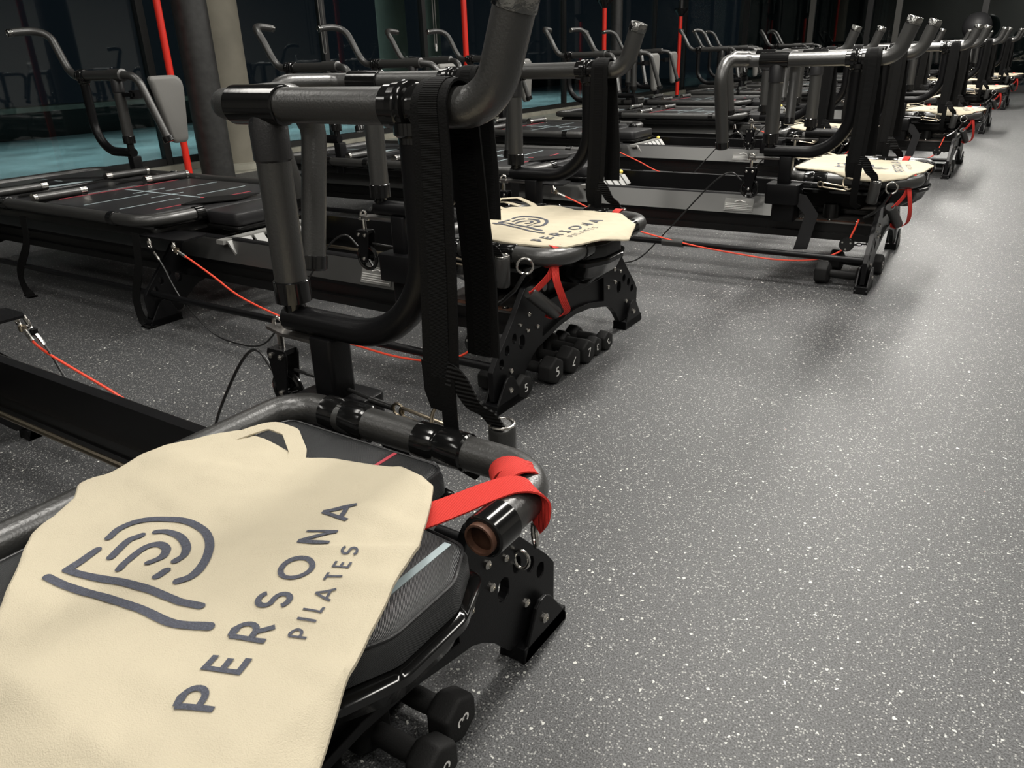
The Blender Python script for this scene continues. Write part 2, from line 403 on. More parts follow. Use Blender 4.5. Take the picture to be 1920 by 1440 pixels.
def end_plate(root, u, face=1):
    half = [(.335, .035), (.475, .035), (.478, .125), (.455, .155), (.362, .252), (.305, .318), (.298, .325), (.252, .325), (.243, .318), (.205, .262), (.195, .255)]
    arch = [(.33, .04), (.295, .082), (.262, .108), (.235, .122), (.17, .136), (.10, .152), (.0, .160)]
    poly = half+[(-a, b) for a, b in reversed(half)]+[(-a, b) for a, b in arch[:-1]]+list(reversed(arch))
    holes = []
    for s in (1, -1):
        holes += [slot(s*.322, .169, .03, .044, 0), slot(s*.362, .192, .022, .030, 0), slot(s*.401, .168, .022, .030, 0), slot(s*.432, .137, .022, .030, 0)]
    win = [(.200, .235), (.205, .150), (.10, .170), (0, .178), (-.10, .170), (-.205, .150), (-.200, .235)]
    holes.append(win)
    P = MB().plate(poly, 0, u-.009, u+.009, holes).obj('end_plate', 'paint', root, .0015)
    MB().plate([(a*1.02, (b-.2)*1.05+.2) for a, b in win], 0, u-.016, u-.004).obj('recessed_panel', 'paint', P)
    for s in (1, -1):
        for v, z, r in ((.282, .243, .0075), (.290, .196, .0075), (.235, .191, .0075), (.33, .225, .006), (.385, .10, .008)):
            bolt((u+.009*face, s*v, z), P, face, r)
        ft = [(.350, 0), (.490, 0), (.492, .012), (.440, .085), (.425, .097), (.405, .097), (.392, .088), (.352, .012)]
        f = MB().plate([(s*a, b) for a, b in ft], 0, u+.018*face, u+.026*face)
        f.plate([(s*a, b) for a, b in ft], 0, u-.018*face, u-.026*face)
        f.box(u-.026, u+.026, min(s*.352, s*.488), max(s*.352, s*.488), 0, .03)
        F = f.obj('foot', 'paint', root, .002)
        bolt((u+.026*face, s*.415, .055), F, face, .009)
    return P

def handle_frame(root, s, uo=0.0, mir=1, rear=False):
    """swing frame; uo/mir place it at the back end as well"""
    V = .372
    def q(u, v, z): return Vector((uo+mir*u, s*v, z))
    def ql(l): return [q(*p) for p in l]
    if not rear: zc, zt = .886, 0
    else: zc, zt = .905, 0
    # crossbar foam
    MB().tube(ql([(-.405, V, zc), (-.18, V, zc)]), .026, 20).obj('crossbar', 'foam', root)
    t = MB().lathe(q(-.515, V, zc), q(-.40, V, zc), [(0, .0275), (.002, .0305), (.113, .0305), (.115, .0275)], 24)
    MB().lathe(q(-.445, V, zc-.01), q(-.445, V, 0), [(0, .024), (.02, .0305), (.072, .0305), (.076, .027)], 24).obj('tee_sleeve', 'vinyl', root)
    t.obj('tee_joint', 'gloss' if not rear else 'foam', root)
    zl = .535 if not rear else .52
    MB().lathe(q(-.445, V, zc-.07), q(-.445, V, 0), [(0, .0275), (zc-.07-.602, .0275)], 20).obj('upright_pad', 'foam', root)
    c = MB().lathe(q(-.445, V, .605), q(-.445, V, 0), [(0, .029), (.002, .031), (.038, .031), (.041, .018), (.07, .018)], 20).obj('upright_cap', 'gloss', root)
    lp = fillet(ql([(-.462, V, zl), (-.143, V, zl), (-.143, V, zc-.035)]), .185, 14)
    L = MB().tube(lp, .0235, 16).obj('bent_tube', 'paint', root)
    # collar
    k = MB().lathe(q(-.187, V, zc), q(0, V, zc), [(0, .028), (.002, .030), (.018, .030), (.020, .0335), (.032, .0345), (.034, .033), (.036, .0345), (.046, .0345), (.048, .028), (.056, .028), (.059, .032), (.073, .0315), (.075, .028)], 24)
    k.lathe(q(-.143, V, zc-.02), q(-.143, V, 0), [(0, .03), (.016, .03), (.02, .0245), (.028, .0245)], 20)
    k.obj('collar', 'gloss', root)
    if not rear:
        hp = fillet(ql([(-.114, V, zc), (-.012, V, zc-.002), (.033, V, 1.018)]), .085, 12)
    else:
        hp = smooth(ql([(-.114, V, zc), (-.075, V, zc+.001), (-.035, V, .925), (.0, V, .965), (.05, V, 1.05), (.082, V, 1.095), (.115, V-.018, 1.122), (.14, V-.06, 1.133), (.15, V-.115, 1.132), (.155, V-.18, 1.125)]), 4)
    H = MB().tube(hp, .0268 if not rear else .0205, 20).obj('handle', 'foam', root)
    d = (hp[-1]-hp[-2]).normalized()
    rr = 1 if not rear else .72
    MB().lathe(hp[-1]-d*.022, hp[-1]+d, [(0, .0265*rr), (.001, .0285*rr), (.024, .0285*rr), (.027, .026*rr), (.027, .019*rr), (.024, .018*rr)], 20).obj('end_cap', 'capm', H)
    if not rear:
        gp = fillet(ql([(-.512, V, zc), (-.572, V+.014, zc), (-.602, .625, .893), (-.59, .553, .565)]), [0, .055, .075, 0], 10)
    else:
        gp = fillet(ql([(-.512, V, zc), (-.60, V+.02, zc-.01), (-.69, V+.07, .58)]), [0, .07, 0], 10)
    G = MB().tube(gp, .0245 if not rear else .02, 18).obj('curved_grip', 'foam', root)
    d = (gp[-1]-gp[-2]).normalized()
    MB().lathe(gp[-1]-d*.025, gp[-1]+d, [(0, .0245), (.001, .0275), (.026, .0275), (.03, .024)], 18).obj('end_cap', 'gloss', G)
    # lower post and its clamp
    MB().rbox(-.026, .026, -.026, .026, .39 if not rear else .33, zl-.018, .008, M4=Matrix.Translation(q(-.37 if not rear else -.46, V, 0))).obj('post', 'paint', root)
    if not rear:
        MB().rbox(-.068, .068, -.052, .052, .325, .408, .014, M4=Matrix.Translation(q(-.368, V, 0))).obj('post_bracket', 'paint', root)
        MB().rbox(-.05, .045, -.055, .03, .25, .33, .012, M4=Matrix.Translation(q(-.36, V-.03*1, 0))).obj('post_socket', 'paint', root)
        MB().plate([(a, b) for a, b in [(uo-.245, s*.345), (uo-.40, s*.392)]] if False else [(uo-.385, s*.350), (uo-.385, s*.392), (uo-.49, s*.400), (uo-.525, s*.388), (uo-.528, s*.368), (uo-.47, s*.352)], 2, .503, .509).obj('pulley_bracket', 'plate', root)
        if True:   # hanging strap from the socket
            MB().plate([(-.315, .372), (-.272, .366), (-.215, .292), (-.243, .142), (-.300, .135), (-.268, .285), (-.318, .335)], 1, s*.395, s*.398).obj('hanging_belt', 'vinyl', root)
        pulley(root, q(-.512, V+.012, 0), s)

def pulley(root, c, s):
    """hanging pulley block, wheel axis across the machine"""
    x, y = c.x, c.y
    sh = MB().tube(fillet([(x-.012, y, .498), (x-.012, y, .522), (x+.012, y, .522), (x+.012, y, .498)], .011, 6), .0035, 8)
    sh.tube([(x-.02, y, .497), (x+.02, y, .497)], .0035, 8); sh.tube([(x, y, .50), (x, y, .462)], .006, 8)
    P = MB()
    body = [(x-.022, .465), (x+.022, .465), (x+.026, .455), (x+.019, .41), (x+.010, .366), (x-.010, .366), (x-.019, .41), (x-.026, .455)]
    P.plate(body, 1, y-.016, y-.012); P.plate(body, 1, y+.012, y+.016); P.box(x-.021, x+.021, y-.012, y+.012, .455, .465)
    B = P.obj('pulley_block', 'paint', root, .001)
    sh.obj('shackle', 'steel', B)
    w = MB(); cz = .379; R = .036
    w.tube([(x+R*math.cos(a), y, cz+R*math.sin(a)) for a in [2*PI*k/24 for k in range(24)]], .006, 8, closed=True)
    w.lathe((x, y-.008, cz), (x, y+.01, cz), [(0, .008), (.016, .008)], 12)
    for k in range(5):
        a = 2*PI*k/5+.3; w.tube([(x, y, cz), (x+R*math.cos(a), y, cz+R*math.sin(a))], .0045, 6)
    w.obj('pulley_wheel', 'gloss', B)
    for dx, dz in ((-.014, .452), (.012, .452), (0, .379)):
        for sy in (-1, 1):
            MB().lathe((x+dx, y+sy*.016, dz), (x+dx, y+sy*.03, dz), [(0, .006), (.003, .0055), (.005, .002)], 10).obj('rivet', 'steel', B)

def make_reformer():
    root = empty('pilates_reformer')
    end_plate(root, 0, 1); end_plate(root, -1.63, -1); end_plate(root, -3.28, -1)
    for s in (1, -1):
        r = MB().plate([(s*.232, .236), (s*.286, .236), (s*.292, .250), (s*.262, .330), (s*.255, .334), (s*.232, .334)], 0, -3.3, -.325).obj('rail', 'paint', root)
        MB().plate([(s*.2890, .2495), (s*.2935, .2515), (s*.2645, .3285), (s*.2600, .3265)], 0, -3.29, -.33).obj('rail_face', 'satin', r)
        l = MB().box(-3.3, -.012, min(s*.245, s*.275), max(s*.245, s*.275), .196, .238).box(-3.3, -.012, min(s*.24, s*.292), max(s*.24, s*.292), .168, .196)
        l.obj('rail_channel', 'lower', root)
        MB().tube([(-3.2, s*.205, .21), (-.02, s*.205, .21)], .007, 8).obj('guide_rod', 'brass', root)
        MB().tube([(-3.27, s*.445, .128), (-.01, s*.445, .128)], .0125, 12).obj('side_bar', 'paint', root)
        MB().tube([(-.87, s*.445, .128), (-.77, s*.445, .128)], .018, 14).obj('bar_sleeve', 'foam', root)
        handle_frame(root, s)
        handle_frame(root, s, -3.34, -1, True)
    # rating label on the near rail
    lab = MB().plate([(-.2890, .262), (-.2950, .2613), (-.2760, .3123), (-.2700, .3118)], 0, -.645, -.515).obj('rating_label', 'tray', root)
    lab['label'] = 'small silver rating label'
    pr = MB()
    for k in range(4):
        z_ = .268+.007*k; v_ = -.2951+(z_-.2613)*.373; pr.box(-.64, -.52-.02*(k % 2), v_-.001, v_+.001, z_, z_+.0028)
    pr.tube([(-.60, -.2805, .300), (-.575, -.2785, .306), (-.55, -.281, .299)], .0016, 6)
    pr.obj('label_print', 'white', lab)
    # front shelf plate between the rails
    sp = MB().box(-.33, -.012, -.290, .290, .238, .245).obj('shelf_plate', 'plate', root)
    MB().box(-.315, -.05, -.2905, -.262, .2452, .2458).obj('worn_edge', 'rust', sp)
    for u in (-.30, -.19, -.08):
        for s in (1, -1): MB().lathe((u, s*.272, .245), (u, s*.272, 1), [(0, .012), (.002, .012), (.004, .006), (.007, .005)], 12).obj('washer', 'steel', sp)
    MB().lathe((-.20, -.20, .245), (-.20, -.20, 1), [(0, .034), (.06, .034), (.065, .02), (.085, .02)], 18).obj('bearing_post', 'lower', root)
    MB().tube([(-.31, -.14, .285), (-.02, -.14, .285)], .014, 12).obj('front_rod', 'plate', root)
    MB().rbox(-.32, -.02, -.12, .12, .246, .31, .01).obj('front_box', 'lower', root)
    # front platform: padded tube loop, open towards the aisle
    Z = .420
    def arc(s): return fillet([(-.09, s*.292, Z), (.118, s*.292, Z), (.118, s*.135, Z)], .115, 12)
    back = fillet([(-.26, .290, Z), (-.377, .290, Z), (-.377, -.290, Z), (-.26, -.290, Z)], .115, 14)
    MB().tube(back, .0255, 18).obj('platform_tube', 'foam', root)
    for s in (1, -1):
        MB().tube([(-.27, s*.292, Z), (-.08, s*.292, Z)], .0255, 18).obj('platform_tube', 'foam', root)
        MB().tube(arc(s), .0255, 18).obj('platform_tube', 'foam', root)
        for u in (-.262, -.068):
            MB().lathe((u, s*.292, Z), (u+1, s*.292, Z), [(-.045, .0258), (-.043, .0278), (-.012, .0278), (-.009, .0262), (0, .0262), (.003, .0285), (.045, .0285), (.048, .0258)], 24).obj('joint_collar', 'gloss', root)
        c = MB().lathe((.119, s*.175, Z), (.119, s*.1, Z), [(0, .0262), (.002, .0285), (.043, .0285), (.045, .026), (.045, .024)], 24).obj('end_collar', 'gloss', root)
        MB().lathe((.119, s*.132, Z), (.119, s*.1, Z), [(0, .021), (.01, .021), (.01, .018), (.002, .017)], 20).obj('bare_tube_end', 'rust', c)
    def pad_outline(g):
        return [(-.355-g, -.252-g), (-.03+g, -.252-g), (-.02+g, -.125-g), (.108+g, -.114-g), (.140+g, -.05), (.140+g, .05), (.108+g, .114+g), (-.02+g, .125+g), (-.03+g, .252+g), (-.355-g, .252+g)]
    def ringz(g, z, r=.022):
        return [Vector((p.x, p.y, z)) for p in fillet([(a, b, 0) for a, b in pad_outline(g)], [r, r, .012, r, .05, .05, r, .012, r, r], 4, True)]
    base = MB().loft([ringz(-.055, .285), ringz(-.010, .322), ringz(.003, .352), ringz(.011, .357), ringz(.012, .368), ringz(.008, .372), ringz(-.004, .373)])
    base.obj('platform_base', 'gloss', root)
    pd = MB().loft([ringz(-.006, .372), ringz(.002, .378), ringz(.001, .402), ringz(-.004, .413), ringz(-.010, .417), ringz(-.02, .4185)])
    PD = pd.obj('platform_pad', 'pad', root)
    rw = ringz(-.003, .4135)
    MB().tube(rw, .0022, 6, closed=True).obj('piping', 'vinyl', PD)
    MB().box(-.118, -.112, -.24, .24, .4182, .4192).obj('pink_line', 'linered', PD)
    MB().box(.085, .095, -.100, .1, .4182, .4192).obj('pale_line', 'linegrey', PD)
    # rear carriage and platform
    Z2 = .402
    lp = fillet([(-1.585, .19, Z2), (-1.585, .425, Z2), (-3.33, .425, Z2), (-3.33, -.425, Z2), (-1.585, -.425, Z2), (-1.585, -.19, Z2)], .115, 10)
    MB().tube(lp, .0235, 16).obj('carriage_tube', 'foam', root)
    for s in (1, -1):
        MB().lathe((-1.585, s*.225, Z2), (-1.585, 0, Z2), [(0, .024), (.002, .028), (.04, .028), (.043, .024)], 20).obj('end_collar', 'gloss', root)
        for u in (-1.79, -2.62, -2.9):
            MB().lathe((u, s*.425, Z2), (u-1, s*.425, Z2), [(0, .024), (.002, .028), (.035, .028), (.038, .024)], 20).obj('joint_collar', 'gloss', root)
    MB().rbox(-3.28, -1.62, -.385, .385, .33, .366, .03).obj('carriage_base', 'lower', root)
    MB().rbox(-3.1, -1.75, -.235, .235, .25, .33, .01).obj('carriage_trolley', 'lower', root)
    def matpad(u0, u1, v, z1=.412, r=.035):
        return MB().rbox(u0, u1, -v, v, .366, z1, r, 5, e=.012).obj('mat_pad', 'vinyl', root)
    mp = matpad(-2.44, -1.70, .375); m2 = matpad(-2.79, -2.50, .375); m3 = matpad(-3.28, -2.84, .375); m4 = matpad(-1.69, -1.60, .36, .408)
    MB().rbox(-1.605, -1.40, -.165, .165, .352, .404, .03, 5, e=.01).obj('front_pad', 'vinyl', root)
    MB().rbox(-1.61, -1.39, -.172, .172, .336, .352, .03, 5).obj('front_pad_base', 'gloss', root)
    MB().box(-2.40, -1.84, -.006, .006, .4125, .4133).obj('pale_line', 'linegrey', mp)
    for u, v0, v1 in ((-2.165, -.34, -.04), (-2.165, .05, .33), (-1.92, -.33, -.05), (-1.92, .04, .30), (-2.25, -.06, .1), (-2.05, -.1, .06)): MB().box(u-.0035, u+.0035, v0, v1, .4125, .4133).obj('pale_line', 'linegrey', mp)
    for q4 in ((-1.84, -1.72, -.006, .006), (-1.765, -1.757, -.27, .2), (-2.435, -2.427, -.3, .3)): MB().box(*q4, .4125, .4133).obj('pink_line', 'linered', mp)
    for q4 in ((-2.9, -2.85, -.2, .1), (-3.2, -3.0, .02, .027)): MB().box(*q4, .4125, .4133).obj('pale_line', 'linegrey', m3)
    for u in (-2.475, -2.815):
        for s in (1, -1):
            a = MB().tube([(u, s*.385, .428), (u, s*.165, .428)], .0185, 14).obj('cross_roller', 'foam', root)
            MB().tube([(u, s*.18, .428), (u, s*.15, .428)], .0205, 14).tube([(u, s*.39, .428), (u, s*.375, .428)], .0205, 14).obj('roller_clip', 'steel', a)
    # loose ribbons lying on the pads
    MB().ribbon(smooth([(-3.2, -.36, .416), (-3.02, -.2, .418), (-2.96, -.02, .432), (-2.84, .16, .424), (-2.88, .34, .416)]), (.9, -.3, 0), .05, .003).obj('loose_belt', 'webedge', root)
    MB().ribbon(smooth([(-2.70, -.34, .416), (-2.58, -.20, .430), (-2.55, -.02, .446), (-2.63, .14, .418), (-2.60, .30, .416)]), (.9, -.3, 0), .045, .003).obj('loose_belt', 'webedge', root)
    fl = MB().plate([(-1.74, -.17), (-1.62, .02), (-1.66, .17), (-1.80, .0)], 2, .414, .418).obj('loose_flap', 'webedge', root)
    # spring comb under the front pad
    tb = MB().box(-1.37, -1.33, -.30, .12, .318, .334)
    for k in range(7): 
        v = -.285+.062*k
        tb.plate([(-1.332, .330), (-1.322, .330), (-1.285, .285), (-1.29, .278)], 1, v, v+.046)
    tb.obj('spring_comb', 'tray', root)
    for k in range(5):
        v = -.23+.062*k+.008
        MB().tube([(-1.30, v, .27), (-1.62, v, .27)], .009, 8).obj('spring', 'steel' if k % 2 else 'lower', root)
    MB().lathe((-1.30, -.17, .272), (-1.24, -.23, .28), [(0, .008), (.05, .008), (.052, .018), (.062, .018)], 14).obj('pull_knob', 'knob', root)
    MB().ball((-1.36, .16, .31), .017, 8).ball((-1.36, .165, .335), .013, 8).obj('pull_knob', 'yellow', root)
    # corner pulley arms, cords
    for s in (1, -1):
        MB().plate([(-1.70, s*.30), (-1.42, s*.30), (-1.40, s*.415), (-1.44, s*.43), (-1.66, s*.43)] if s < 0 else [(-1.74, .30), (-1.58, .30), (-1.58, .42), (-1.61, .43), (-1.70, .43)], 2, .345, .352).obj('corner_bracket', 'paint', root)
        for u in (-1.60, -1.45 if s < 0 else -1.66):
            h = MB(); h.tube([(u, s*.425, .345), (u+.008, s*.43, .322)], .006, 8); h.tube([(u+.008, s*.43, .322), (u+.02, s*.432, .30)], .0035, 8)
            h.tube(fillet([(u-.008, s*.43, .336), (u-.008, s*.43, .31), (u+.014, s*.43, .31), (u+.014, s*.43, .336)], .008, 4, True), .002, 6, closed=True)
            h.obj('snap_hook', 'steel', root)
        bc = smooth([(-1.58, s*.432, .30), (-1.537, s*.435, .255), (-1.45, s*.44, .13), (-1.293, s*.45, .03), (-1.147, s*.455, .008), (-.994, s*.45, .03), (-.87, s*.43, .16), (-.77, s*.41, .28), (-.661, s*.40, .403), (-.593, s*.39, .442), (-.548, s*.384, .41)], 6)
        BC = MB().tube(bc, .0032, 8).obj('black_cord', 'cord', root)
        MB().tube(bc[:6], .0056, 8).obj('ferrule', 'steel', BC)
        MB().lathe(bc[0]+Vector((0, 0, .012)), bc[0]+Vector((0, 0, -1)), [(0, .003), (.003, .010), (.018, .010), (.022, .004)], 10).obj('swivel', 'paint', BC)
        oc = smooth([(-1.43 if s < 0 else -1.64, s*.432, .315 if s < 0 else .30), (-1.35 if s < 0 else -1.56, s*.434, .288 if s < 0 else .25), (-1.225, s*.44, .243 if s < 0 else .18), (-1.092, s*.445, .19 if s < 0 else .12), (-.894, s*.45, .15 if s < 0 else .08), (-.70, s*.46, .125), (-.5, s*.46, .108), (-.35, s*.455, .10), (-.2, s*.45, .115), (-.10, s*.435, .16), (-.07, s*.42, .23), (-.055, s*.41, .285)], 6)
        RC = MB().tube(oc, .0036, 8).obj('red_cord', 'redcord', root)
        MB().tube(oc[:5], .0062, 8).obj('ferrule', 'steel', RC)
        MB().lathe(oc[0]+Vector((0, 0, .012)), oc[0]+Vector((0, 0, -1)), [(0, .003), (.003, .011), (.018, .011), (.022, .004)], 10).obj('swivel', 'brass', RC)
        k = MB(); bx, by, bz = -.085, s*.428, .185
        k.lathe((bx, by-.012, bz), (bx, by+.1, bz), [(0, .027), (.003, .029), (.021, .029), (.024, .027)], 16)
        B = k.obj('cord_pulley', 'gloss', root)
        rv = MB()
        for a in range(3):
            t = 2*PI*a/3+.5
            for sy in (-1, 1): rv.lathe((bx+.018*math.cos(t), by+sy*.012, bz+.018*math.sin(t)), (bx+.018*math.cos(t), by+sy*.1, bz+.018*math.sin(t)), [(0, .005), (.003, .004)], 8)
        rv.obj('rivets', 'steel', B)
        ch = MB()
        for a in range(4):
            cx = -.056+.016*a; rot = PI/2 if a % 2 else 0
            loop = [(cx+.010*math.cos(t), by+.006*math.sin(t)*math.cos(rot)-s*.012*a, .186+.006*math.sin(t)*math.sin(rot)) for t in [2*PI*q_/12 for q_ in range(12)]]
            ch.tube(loop, .0022, 6, closed=True)
        ch.obj('chain', 'paint', root)
        # rear shoulder pad, far side only
    pl = [(.475, .872), (.49, .892), (.60, .895), (.655, .87), (.668, .80), (.640, .59), (.625, .562), (.575, .555), (.550, .57)]
    f = fillet([(a, b, 0) for a, b in [(.470, .895), (.672, .895), (.664, .78), (.638, .553), (.548, .553)]], [.02, .06, .05, .025, .025], 5, True)
    R = []
    for e, u in ((.006, -2.79), (0, -2.784), (0, -2.766), (.008, -2.757), (.02, -2.754)):
        cx, cz = .585, .74
        R.append([Vector((u, cx+(p.x-cx)*(1-e/.11), cz+(p.y-cz)*(1-e/.16))) for p in f])
    MB().loft(R).obj('shoulder_pad', 'greypad', root)
    MB().box(-2.93, -2.79, .37, .39, .80, .82).box(-2.82, -2.79, .38, .56, .79, .83).obj('pad_arm', 'paint', root)
    # drop belts beside the carriage
    for u0, u1 in ((-1.66, -1.72), (-2.50, -2.62)):
        MB().ribbon(smooth([(u0, -.44, .36), (u0-.005, -.452, .24), (u1, -.46, .10), (u1+.03, -.47, .012), (u1+.12, -.49, .008)]), (1, .1, 0), .042, .003).obj('drop_belt', 'webedge', root)
    return root

# ------------------------------------------------------------------ things that hang on or lie on a machine
def strap_set(s, far):
    """padded strap hooked over a front handle, hanging as a doubled loop"""
    root = empty('hanging_strap'); V = .372*s
    w = .052; u = -.088
    zt, zb = .917, .505
    path = [(u, V-.034*1, zb), (u, V-.034, .70), (u, V-.034, .885)]
    top = [(u, V+.0345*math.sin(a), .886+.0345*math.cos(a)) for a in [(-PI/2+PI*k/10) for k in range(11)]]
    path = [(u-.012, V-.034, zb-.0), (u-.004, V-.034, .66), (u, V-.034, .82)]+top+[(u+.004, V+.036, .82), (u+.018, V+.036, .64), (u+.022, V+.03, zb+.02)]
    ww = lambda t: w+.014*max(0, 1-t/.45)+.006*max(0, (t-.6)/.4)
    edge = MB().ribbon(path, (1, 0, 0), ww, .0035).obj('webbing', 'webedge', root)
    MB().ribbon(path, (1, 0, 0), lambda t: ww(t)*.52, .006).obj('ribbed_band', 'web', edge)
    # lower tab with ring
    MB().ribbon([(u-.014, V-.034, zb+.02), (u-.020, V-.033, zb-.03), (u-.022, V-.028, .447)], (1, 0, 0), lambda t: .066-.03*t, .005).obj('tab', 'webedge', root)
    rc = (u-.025, V-.02, .425)
    MB().tube([(rc[0]+.024*math.cos(a), rc[1]+.01*math.sin(a), rc[2]+.026*math.sin(a)) for a in [2*PI*k/20 for k in range(20)]], .0032, 8, closed=True).obj('ring', 'brass', root)
    # carabiner + cable back to the pulley
    cb = MB().tube(fillet([(u-.13, V-.005, .418), (u-.03, V+.004, .402), (u-.035, V+.004, .388), (u-.13, V-.003, .400)], .008, 5, True), .003, 8, closed=True)
    cb.tube([(u-.138+.011*math.cos(a), V, .409+.011*math.sin(a)) for a in [2*PI*k/12 for k in range(12)]], .0026, 6, closed=True)
    cb.obj('carabiner', 'brass', root)
    c = MB().tube([(-.486, V+s*.012, .425), (-.40, V+s*.01, .422), (u-.185, V, .413)], .0032, 8).obj('cable', 'cord', root)
    MB().tube([(u-.20, V, .4135), (u-.15, V, .4105)], .006, 10).obj('ferrule', 'cord', c)
    # foot loop: ribbed band that falls from the tab to a foam roller
    b = smooth([(u+.004, V-.040, zb+.012), (u+.024, V-.040, zb+.006), (u+.045, V-.035, zb-.03), (u+.062, V-.02, .455), (u+.070, V-.005, .425)])
    MB().ribbon(b, (1, 0, .25), lambda t: .036-.010*t, .003).obj('loop_band', 'belt', root)
    MB().ribbon([(u+.005, V-.041, zb+.005), (u+.003, V-.038, .44), (u, V-.03, .385), (u-.002, V-.01, .34), (u+.02, V+.0, .325)], (1, 0, 0), .028, .0025).obj('loop_band', 'webedge', root)
    g = MB().lathe((u+.072, V, .432), (u+.060, V+.015, .33), [(0, .013), (0, .0195), (.004, .0215), (.085, .0215), (.089, .0195), (.089, .010)], 18).obj('foam_roller', 'foam', root)
    MB().tube([(u+.072+.0185*math.cos(a), V+.0185*math.sin(a), .434) for a in [2*PI*k/18 for k in range(18)]], .0025, 8, closed=True).obj('roller_ring', 'steel', g)
    return root

def red_strap(kind):
    """kind 'coil': wrapped round the far front corner; 'loop': on the near corner with a hanging foam handle"""
    root = empty('red_strap'); Z = .420
    s = -1 if kind == 'loop' else 1
    C = Vector((.083, s*.258, Z)); ax = Vector((1, -s, 0)).normalized()
    side = Vector((1, s, 0)).normalized()
    if kind == 'small':
        P = [(.005+.012*math.sin(a), .292+.0295*math.cos(a), Z+.0295*math.sin(a)) for a in [2*PI*k/24 for k in range(25)]]
        MB().ribbon(P, (1, 0, 0), .026, .003).obj('wrapped_band', 'red', root)
        return root
    def coil(off, tilt, r=.030, a0=0, a1=2*PI, w=.030):
        n_ = 28; P = []
        A = (ax+Vector((0, 0, tilt))).normalized()
        for k in range(n_+1):
            a = a0+(a1-a0)*k/n_; P.append(C+ax*(off+.006*math.sin(a))+side*(r*math.cos(a))+Vector((0, 0, r*math.sin(a)))+ax*(tilt*r*math.cos(a)))
        return P
    mb = MB().ribbon(coil(-.004, .55, .0295), lambda t: ax, .030, .0028)
    if kind == 'coil': mb.ribbon(coil(.014, -.35, .0325, -PI*.55, PI*.9), lambda t: ax, .028, .0026)
    mb.obj('wrapped_band', 'red', root)
    if kind == 'coil':
        # tail running from under the bag over the tube
        P = smooth([(.035, .075, .440), (.058, .108, .4435), (.078, .143, .447), (.096, .178, .4505), (.114, .207, .4515), (.132, .220, .446), (.143, .228, .43), (.142, .228, .405), (.130, .230, .385)], 6)
        MB().ribbon(P, lambda t: Vector((1, -.55+.2*t, -.5*(1-t))), lambda t: .034-.006*t, .0028).obj('tail', 'red', root)
        MB().ribbon([(.118, .27, .40), (.122, .262, .385), (.115, .255, .365)], (1, -1, 0), .024, .003).obj('fold', 'red', root)
        MB().tube([(.116+.013*math.cos(a)*.7, .25-.013*math.cos(a)*.7, .352+.017*math.sin(a)) for a in [2*PI*k/16 for k in range(16)]], .0028, 8, closed=True).obj('ring', 'steel', root)
        MB().tube([(.018+.012*math.cos(a), .362+.003*math.cos(a), .205+.017*math.sin(a)) for a in [2*PI*k/16 for k in range(16)]], .003, 8, closed=True).obj('ring', 'steel', root)
    else:
        P = smooth([(.095, -.275, .40), (.105, -.285, .36), (.112, -.262, .30), (.105, -.225, .25), (.075, -.235, .232), (.045, -.245, .238)], 6)
        MB().ribbon(P, lambda t: Vector((.6, 1, .2)), .022, .0025).obj('hanging_loop', 'red', root)
        P = smooth([(.090, -.268, .40), (.085, -.29, .37), (.062, -.325, .335), (.05, -.34, .325)], 5)
        MB().ribbon(P, (.5, 1, 0), .020, .0025).obj('hanging_loop', 'red', root)
        MB().lathe((.045, -.335, .330), (.075, -.222, .232), [(0, .010), (0, .018), (.004, .0205), (.135, .0205), (.139, .018), (.139, .01)], 18).obj('foam_handle', 'foam', root)
        MB().tube([(.04+.02*math.cos(a), -.345+.01*math.cos(a), .405+.022*math.sin(a)) for a in [2*PI*k/20 for k in range(20)]], .0035, 8, closed=True).obj('ring', 'steel', root)
        MB().tube([(.04, -.345, .385), (.02, -.37, .34), (-.01, -.39, .31), (-.04, -.405, .29)], .006, 8).obj('snap_hook', 'gloss', root)
    return root

# ---- tote bag: outline in machine coordinates, print follows the cloth
EMB = [
 [(-.223,-.128),(-.230,-.111),(-.228,-.093),(-.211,-.077),(-.188,-.064),(-.164,-.060),(-.138,-.063),(-.112,-.074),(-.088,-.093),(-.074,-.112),(-.068,-.129),(-.073,-.141)],
 [(-.184,-.093),(-.172,-.086),(-.151,-.085),(-.126,-.094),(-.110,-.107),(-.107,-.120)],
 [(-.194,-.106),(-.198,-.118),(-.192,-.133),(-.184,-.149)],
 [(-.149,-.159),(-.162,-.138),(-.167,-.122),(-.164,-.111),(-.154,-.106),(-.139,-.110),(-.127,-.123),(-.129,-.137)],
 [(-.100,-.136),(-.098,-.148)],
 [(-.205,-.207),(-.159,-.201),(-.112,-.194),(-.067,-.189),(-.032,-.184),(-.011,-.176),(.009,-.164)]]
EMB_SHARP = [[(-.211,-.149),(-.205,-.169),(-.202,-.188)], [(-.202,-.188),(-.158,-.179),(-.115,-.170),(-.072,-.163),(-.042,-.160),(-.021,-.152)]]
def arcp(cx, cy, rx, ry, a0, a1, n=10): return [(cx+rx*math.cos(math.radians(a0+(a1-a0)*k/n)), cy+ry*math.sin(math.radians(a0+(a1-a0)*k/n))) for k in range(n+1)]
